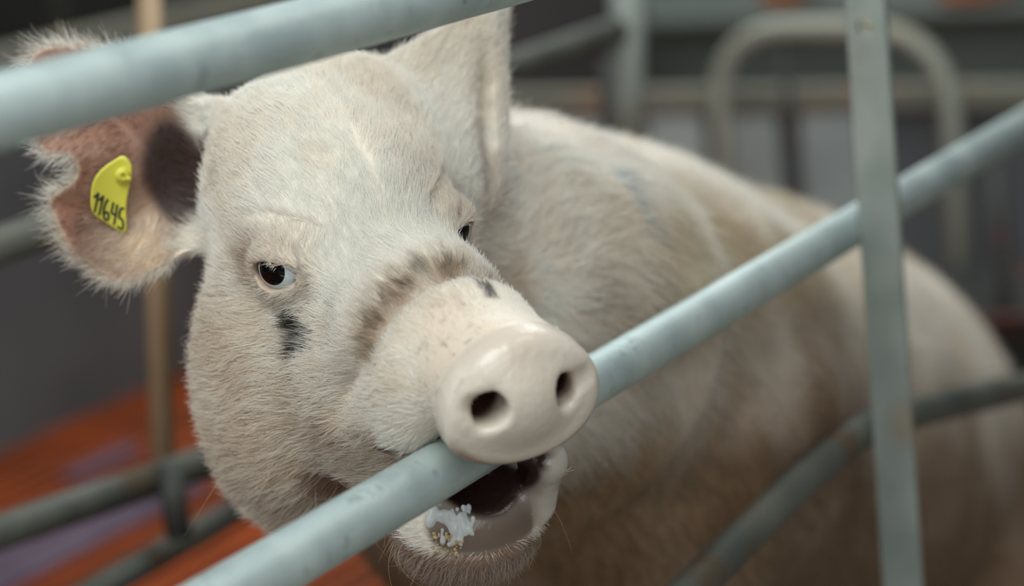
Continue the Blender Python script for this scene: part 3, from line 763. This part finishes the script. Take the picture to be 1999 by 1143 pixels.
# the whorl round the eyes
for e in (EYE_L, EYE_R):
    v = root - e; r_ = np.linalg.norm(v, axis=1); g = np.exp(-(r_ / .035) ** 2); dirv += v / (r_[:, None] + 1e-9) * g[:, None] * 1.2
length = np.full(NH, .0145) * (1 - .45 * sm(hy, .06, .14)) * (1 - .35 * sm(hy, .14, .20))
length *= .65 + .35 * sm(np.minimum(np.linalg.norm(root - EYE_L, axis=1), np.linalg.norm(root - EYE_R, axis=1)), .024, .048)
length *= 1 + .35 * cheek + .5 * bodyh
lift = np.radians(16 + 12 * rng.random(NH)); rad = np.where(bodyh > .5, .00020, .000135) * (.7 + .6 * rng.random(NH))
qL, dL, iL = ear_fields(EARL, root); eL = iL & (dL < .012) & (qL[:, 0] > .012) & (np.abs(qL[:, 2]) < .1)
qq, dd = qL[eL], dL[eL]; e_ = .002
gu = (poly2(qq[:, 0] + e_, qq[:, 1], EARL.pts) - poly2(qq[:, 0] - e_, qq[:, 1], EARL.pts)); gv = (poly2(qq[:, 0], qq[:, 1] + e_, EARL.pts) - poly2(qq[:, 0], qq[:, 1] - e_, EARL.pts))
gl = np.hypot(gu, gv) + 1e-9; gdir = np.stack([gu / gl, gv / gl, .15 + 0 * gu], 1) @ EARL.A
gdir = gdir + np.array([.55, -.1, 0]) @ EARL.A + rng.normal(size=gdir.shape) * .18
dirv[eL] = gdir; rim = dd > -.005; lowf = (qq[:, 1] < -.035) & (qq[:, 0] < .085)
length[eL] = np.where(rim, .011 + .014 * rng.random(len(dd)) ** 2, np.where(lowf, .014, .009)); lift[eL] = np.where(rim, np.radians(12), np.radians(28))
qR, dR, iR = ear_fields(EARR, root); eR = iR & (dR < .012) & (np.abs(qR[:, 2]) < .1) & (qR[:, 1] > -.02)
dirv[eR] = (np.array([.5, 1.0, 0]) @ EARR.A)[None] + rng.normal(size=(eR.sum(), 3)) * .2; length[eR] = .013
chin = (hz < -.155) & (hy > .05); length[chin] = .016; lift[chin] = np.radians(40); dirv[chin] = np.array([0, -.4, -1.0]) + rng.normal(size=(chin.sum(), 3)) * .25
length *= .65 + .6 * rng.random(NH)
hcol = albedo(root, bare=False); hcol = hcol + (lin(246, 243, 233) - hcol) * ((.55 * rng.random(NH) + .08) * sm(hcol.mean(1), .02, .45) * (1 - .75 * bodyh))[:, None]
make_hair('coat', root, nr, dirv, length, lift, rad, hcol, SOW)['kind'] = 'stuff'
# long stray bristles on the jowl and chin
sel = rng.choice(np.nonzero((hz < -.12) & (hy > -.02) & (hy < .18))[0], 70, replace=False)
make_hair('whiskers', root[sel], nr[sel], dirv[sel] * .3 + np.array([0, .2, -1]), .030 + .030 * rng.random(70), np.full(70, .9), np.full(70, .00013), np.tile(lin(225, 196, 160), (70, 1)), SOW, npt=6, curl=.8)['kind'] = 'stuff'

# eyes
def eye_mat(name, cols, rough=.06):
    m, nt, b = new_mat(name); b.inputs['Base Color'].default_value = cols; b.inputs['Roughness'].default_value = rough; b.inputs['Specular IOR Level'].default_value = .35; return m
SCL = eye_mat('eye_white', srgb(196, 208, 210)); IRI = eye_mat('eye_iris', srgb(34, 22, 18)); PUP = eye_mat('eye_pupil', srgb(8, 7, 7))
def cap(name, cen, dr, r, a0, a1, mat, parent, seg=32, rings=10):
    dr = dr / np.linalg.norm(dr); u = np.cross(dr, [0.3, .1, 1]); u /= np.linalg.norm(u); v = np.cross(dr, u); V = []; F = []
    for i in range(rings + 1):
        t = a0 + (a1 - a0) * i / rings
        for k in range(seg):
            f = 2 * math.pi * k / seg; V.append(cen + r * (math.cos(t) * dr + math.sin(t) * (math.cos(f) * u + math.sin(f) * v)))
    for i in range(rings):
        for k in range(seg): F.append([i * seg + k, i * seg + (k + 1) % seg, (i + 1) * seg + (k + 1) % seg, (i + 1) * seg + k])
    if a0 < .01: pass
    return mesh_obj(name, L2W(np.array(V)), F, mat, parent)
def bristle_arc(name, e, out, n, ln, parent, sgn):
    # lashes along the upper lid
    Yv = np.array([0, 1., 0]); roots = []; ns = []; ds = []
    for i in range(n):
        f = -.95 + 1.5 * i / (n - 1) + .03 * rng.normal(); y = f * .0185 - .001; zz = .0098 * math.sqrt(max(0, 1 - f * f)) + .0015 + .25 * y * 0
        p0 = out * math.sqrt(max(1e-6, .0218 ** 2 - y * y - zz * zz)) + np.array([-out[1] * sgn * 0, 0, 0]) + Yv * y + np.array([0, 0, zz])
        roots.append(e + p0); ns.append(out + np.array([0, 0, -.2])); ds.append(np.array([0, f * .3 - .5, -.6]) + out * .7 + rng.normal(size=3) * .14)
    roots = np.array(roots); ns = np.array(ns); ns /= np.linalg.norm(ns, axis=1, keepdims=True); ds = np.array(ds)
    return make_hair(name, roots, ns, ds, ln * (.7 + .6 * rng.random(n)), np.full(n, .75), np.full(n, .00011), np.tile(lin(240, 228, 205), (n, 1)), parent, npt=6, curl=.15)
for s, e, g in ((-1, EYE_L, np.array([-.80, .52, .16])), (1, EYE_R, np.array([.25, .90, .28]))):
    E_ = cap('eye', e, np.array([s * .8, .5, 0.]), .0184, .0, math.pi, SCL, SOW, rings=20)
    cap('iris', e, g, .01855, 0, .62, IRI, E_); cap('pupil', e, g, .01865, 0, .58, PUP, E_)
    bristle_arc('eyelashes', e, np.array([s * .83, .55, 0.]), 40, .0048, SOW, s)['kind'] = 'stuff'

# froth and feed crumbs round the mouth
def blobs(name, pts, mat, parent, seg=10):
    V = []; F = []
    for (c, r) in pts:
        b0 = len(V); rr = r * (.8 + .4 * rng.random(3)); ph = rng.random() * 6
        for i in range(seg // 2 + 1):
            t = math.pi * i / (seg // 2)
            for k in range(seg):
                f = 2 * math.pi * k / seg; w_ = 1 + .15 * math.sin(3 * f + ph) * math.sin(t)
                V.append(c + w_ * np.array([rr[0] * math.sin(t) * math.cos(f), rr[1] * math.sin(t) * math.sin(f), rr[2] * math.cos(t)]))
        for i in range(seg // 2):
            for k in range(seg): F.append([b0 + i * seg + k, b0 + i * seg + (k + 1) % seg, b0 + (i + 1) * seg + (k + 1) % seg, b0 + (i + 1) * seg + k])
    return mesh_obj(name, L2W(np.array(V)), F, mat, parent)
FROTH, _nt, _b = new_mat('wet_froth'); _b.inputs['Base Color'].default_value = srgb(232, 238, 236); _b.inputs['Roughness'].default_value = .16; _b.inputs['Transmission Weight'].default_value = .35; _b.inputs['IOR'].default_value = 1.33
CRUMB = worn('feed_crumb', srgb(196, 176, 140), srgb(170, 146, 108), 0, (.5, .8), 300, .0002)
def scatter(px0, px1, py0, py1, n, r0, r1, lift=0.3):
    out = []
    for _ in range(n * 3):
        if len(out) >= n: break
        h = hit(px0 + (px1 - px0) * rng.random(), py0 + (py1 - py0) * rng.random(), 1.45, 1.8)
        if h is None: continue
        g = pig_grad(h[None])[0]; r = r0 + (r1 - r0) * rng.random() ** 2; out.append((h + g * r * lift, r))
    return out
def froth(name, pts, mat, parent, h=.0007, k=.0022):
    C = np.array([c for c, r in pts]); Rr = np.array([r for c, r in pts]); lo = C.min(0) - .008; hi = C.max(0) + .008
    g = [np.arange(lo[i], hi[i] + h, h) for i in range(3)]; G = np.stack(np.meshgrid(*g, indexing='ij'), -1).reshape(-1, 3); d = np.full(len(G), 1.0)
    for c, r in pts: d = smin(d, np.linalg.norm((G - c) * np.array([1.2, 1, .75]), axis=1) - r, k)
    v, f = surface_nets(d.reshape([len(x) for x in g]).astype(np.float32), *[x.astype(np.float32) for x in g]); return mesh_obj(name, L2W(v), f, mat, parent)
froth('saliva_froth', scatter(836, 872, 994, 1020, 26, .0020, .0034, -.35) + scatter(872, 925, 988, 1045, 50, .0008, .0024, -.1) + scatter(862, 905, 1020, 1062, 34, .0007, .0018, .1), FROTH, SOW)['kind'] = 'stuff'
froth('saliva_froth', scatter(885, 960, 898, 925, 12, .0008, .0020), FROTH, SOW, .0006)['kind'] = 'stuff'
blobs('feed_crumbs', scatter(842, 905, 1038, 1082, 60, .0006, .0018, .4) + scatter(880, 950, 905, 925, 16, .0006, .0016, .6), CRUMB, SOW)['kind'] = 'stuff'

# ------------------------------------------------------------------ ear tag
TAGPX = [(235, 304), (221, 313), (207, 322), (195, 333), (187, 343), (181, 356), (178, 370), (177, 386), (177, 402), (180, 412), (186, 421), (198, 429), (212, 438),
         (226, 447), (238, 455), (244, 455), (247, 447), (247, 430), (246, 411), (247, 394), (250, 376), (254, 358), (257, 340), (257, 322), (250, 309), (243, 304)]
TC = PC(216, 385, 1.0); th = [(x, y, L2C(hit(x, y))[2]) for x, y in ((200, 350), (240, 350), (215, 400), (235, 430), (190, 400))]
A3 = np.array([[x, y, 1] for x, y, z in th]); co = np.linalg.lstsq(A3, np.array([z for *_, z in th]), rcond=None)[0]
shift = max((A3 @ co) - np.array([z for *_, z in th])) + .0085
def tagpt(x, y, up=0.0): return PC(x, y, 1.0) * (co @ np.array([x, y, 1]) - shift - up)
def cup(x, y): return .0030 * ((x - 215) / 38.) ** 2 + .0010 * ((y - 385) / 70.) ** 2
YEL, _nt, _b = new_mat('yellow_tag_plastic'); _b.inputs['Base Color'].default_value = srgb(206, 198, 72); _b.inputs['Roughness'].default_value = .38
INK, _nt, _b = new_mat('black_marker_ink'); _b.inputs['Base Color'].default_value = srgb(34, 36, 38); _b.inputs['Roughness'].default_value = .5
TAG = empty('ear_tag', tuple(C2W(tagpt(216, 385)))); tag(TAG, 'yellow plastic ear tag with handwritten 11645 in the ear of the sow', 'ear tag')
cen = np.mean(TAGPX, 0); V = []; F = []; n = len(TAGPX); RG = 8
for side, up in ((0, 0.0), (1, -.0014)):
    for i in range(RG + 1):
        k_ = i / RG
        for (x, y) in TAGPX:
            xx, yy = cen[0] + (x - cen[0]) * k_, cen[1] + (y - cen[1]) * k_; V.append(C2W(tagpt(xx, yy, cup(xx, yy) + up)))
for side in (0, 1):
    b0 = side * (RG + 1) * n
    for i in range(RG):
        for k in range(n):
            f = [b0 + i * n + k, b0 + i * n + (k + 1) % n, b0 + (i + 1) * n + (k + 1) % n, b0 + (i + 1) * n + k]; F.append(f if side == 0 else f[::-1])
for k in range(n): F.append([RG * n + k, RG * n + (k + 1) % n, (2 * RG + 1) * n + (k + 1) % n, (2 * RG + 1) * n + k])
mesh_obj('tag_panel', V, F, YEL, TAG)
def ring_prof(cx, cy, prof, mat, name, seg=28):
    V = []; F = []
    for (r, up) in prof:
        for k in range(seg): x, y = cx + r * math.cos(2 * math.pi * k / seg), cy + r * math.sin(2 * math.pi * k / seg); V.append(C2W(tagpt(x, y, cup(cx, cy) + up)))
    for i in range(len(prof) - 1):
        for k in range(seg): F.append([i * seg + k, i * seg + (k + 1) % seg, (i + 1) * seg + (k + 1) % seg, (i + 1) * seg + k])
    return mesh_obj(name, V, F, mat, TAG)
ring_prof(241, 343, [(17, -.001), (17, .0012), (15, .0022), (13, .0024), (12.5, .005), (11, .0062), (6, .0068), (4.5, .0064), (4, .004), (.1, .004)], YEL, 'stud')
ring_prof(252, 349, [(5, .001), (5, .0075), (4, .0083), (.1, .0085)], YEL, 'pin')
def s2(l): return [(160 + x / 5.714, 280 + y / 5.714) for x, y in l]
STROKES = [[s2([(132, 600), (160, 580), (186, 550)]), s2([(186, 550), (165, 650), (140, 765)])],
           [s2([(190, 635), (215, 612), (240, 582)]), s2([(240, 582), (215, 690), (190, 800)])],
           [s2([(292, 620), (262, 665), (244, 730), (240, 795), (254, 842), (276, 856), (296, 836), (300, 796), (286, 765), (262, 765), (246, 790)])],
           [s2([(350, 655), (338, 710), (326, 768), (345, 785), (384, 790)]), s2([(392, 680), (378, 790), (355, 905)])],
           [s2([(468, 728), (440, 718), (428, 735)]), s2([(428, 735), (416, 785), (412, 830), (440, 836), (458, 870), (460, 920), (446, 954), (420, 948), (400, 918)])]]
for dg in STROKES:
    V = []; F = []
    for st in dg:
        st = path_resample([np.array([x, y, 0.]) for x, y in st], 3, 4)[:, :2]; T = np.gradient(st, axis=0); T /= np.linalg.norm(T, axis=1, keepdims=True); Nn = np.c_[-T[:, 1], T[:, 0]]
        b0 = len(V); hwid = 2.1
        for i, (p_, nn) in enumerate(zip(st, Nn)):
            for sd, up in ((-1, .0004), (-1, .0007), (1, .0007), (1, .0004)): xx, yy = p_ + nn * sd * hwid; V.append(C2W(tagpt(xx, yy, cup(xx, yy) + up)))
        for i in range(len(st) - 1):
            for k in range(4): F.append([b0 + 4 * i + k, b0 + 4 * i + (k + 1) % 4, b0 + 4 * i + 4 + (k + 1) % 4, b0 + 4 * i + 4 + k])
        F.append([b0, b0 + 1, b0 + 2, b0 + 3]); e0 = b0 + 4 * (len(st) - 1); F.append([e0 + 3, e0 + 2, e0 + 1, e0])
    mesh_obj('digit', V, F, INK, TAG, smooth=False)
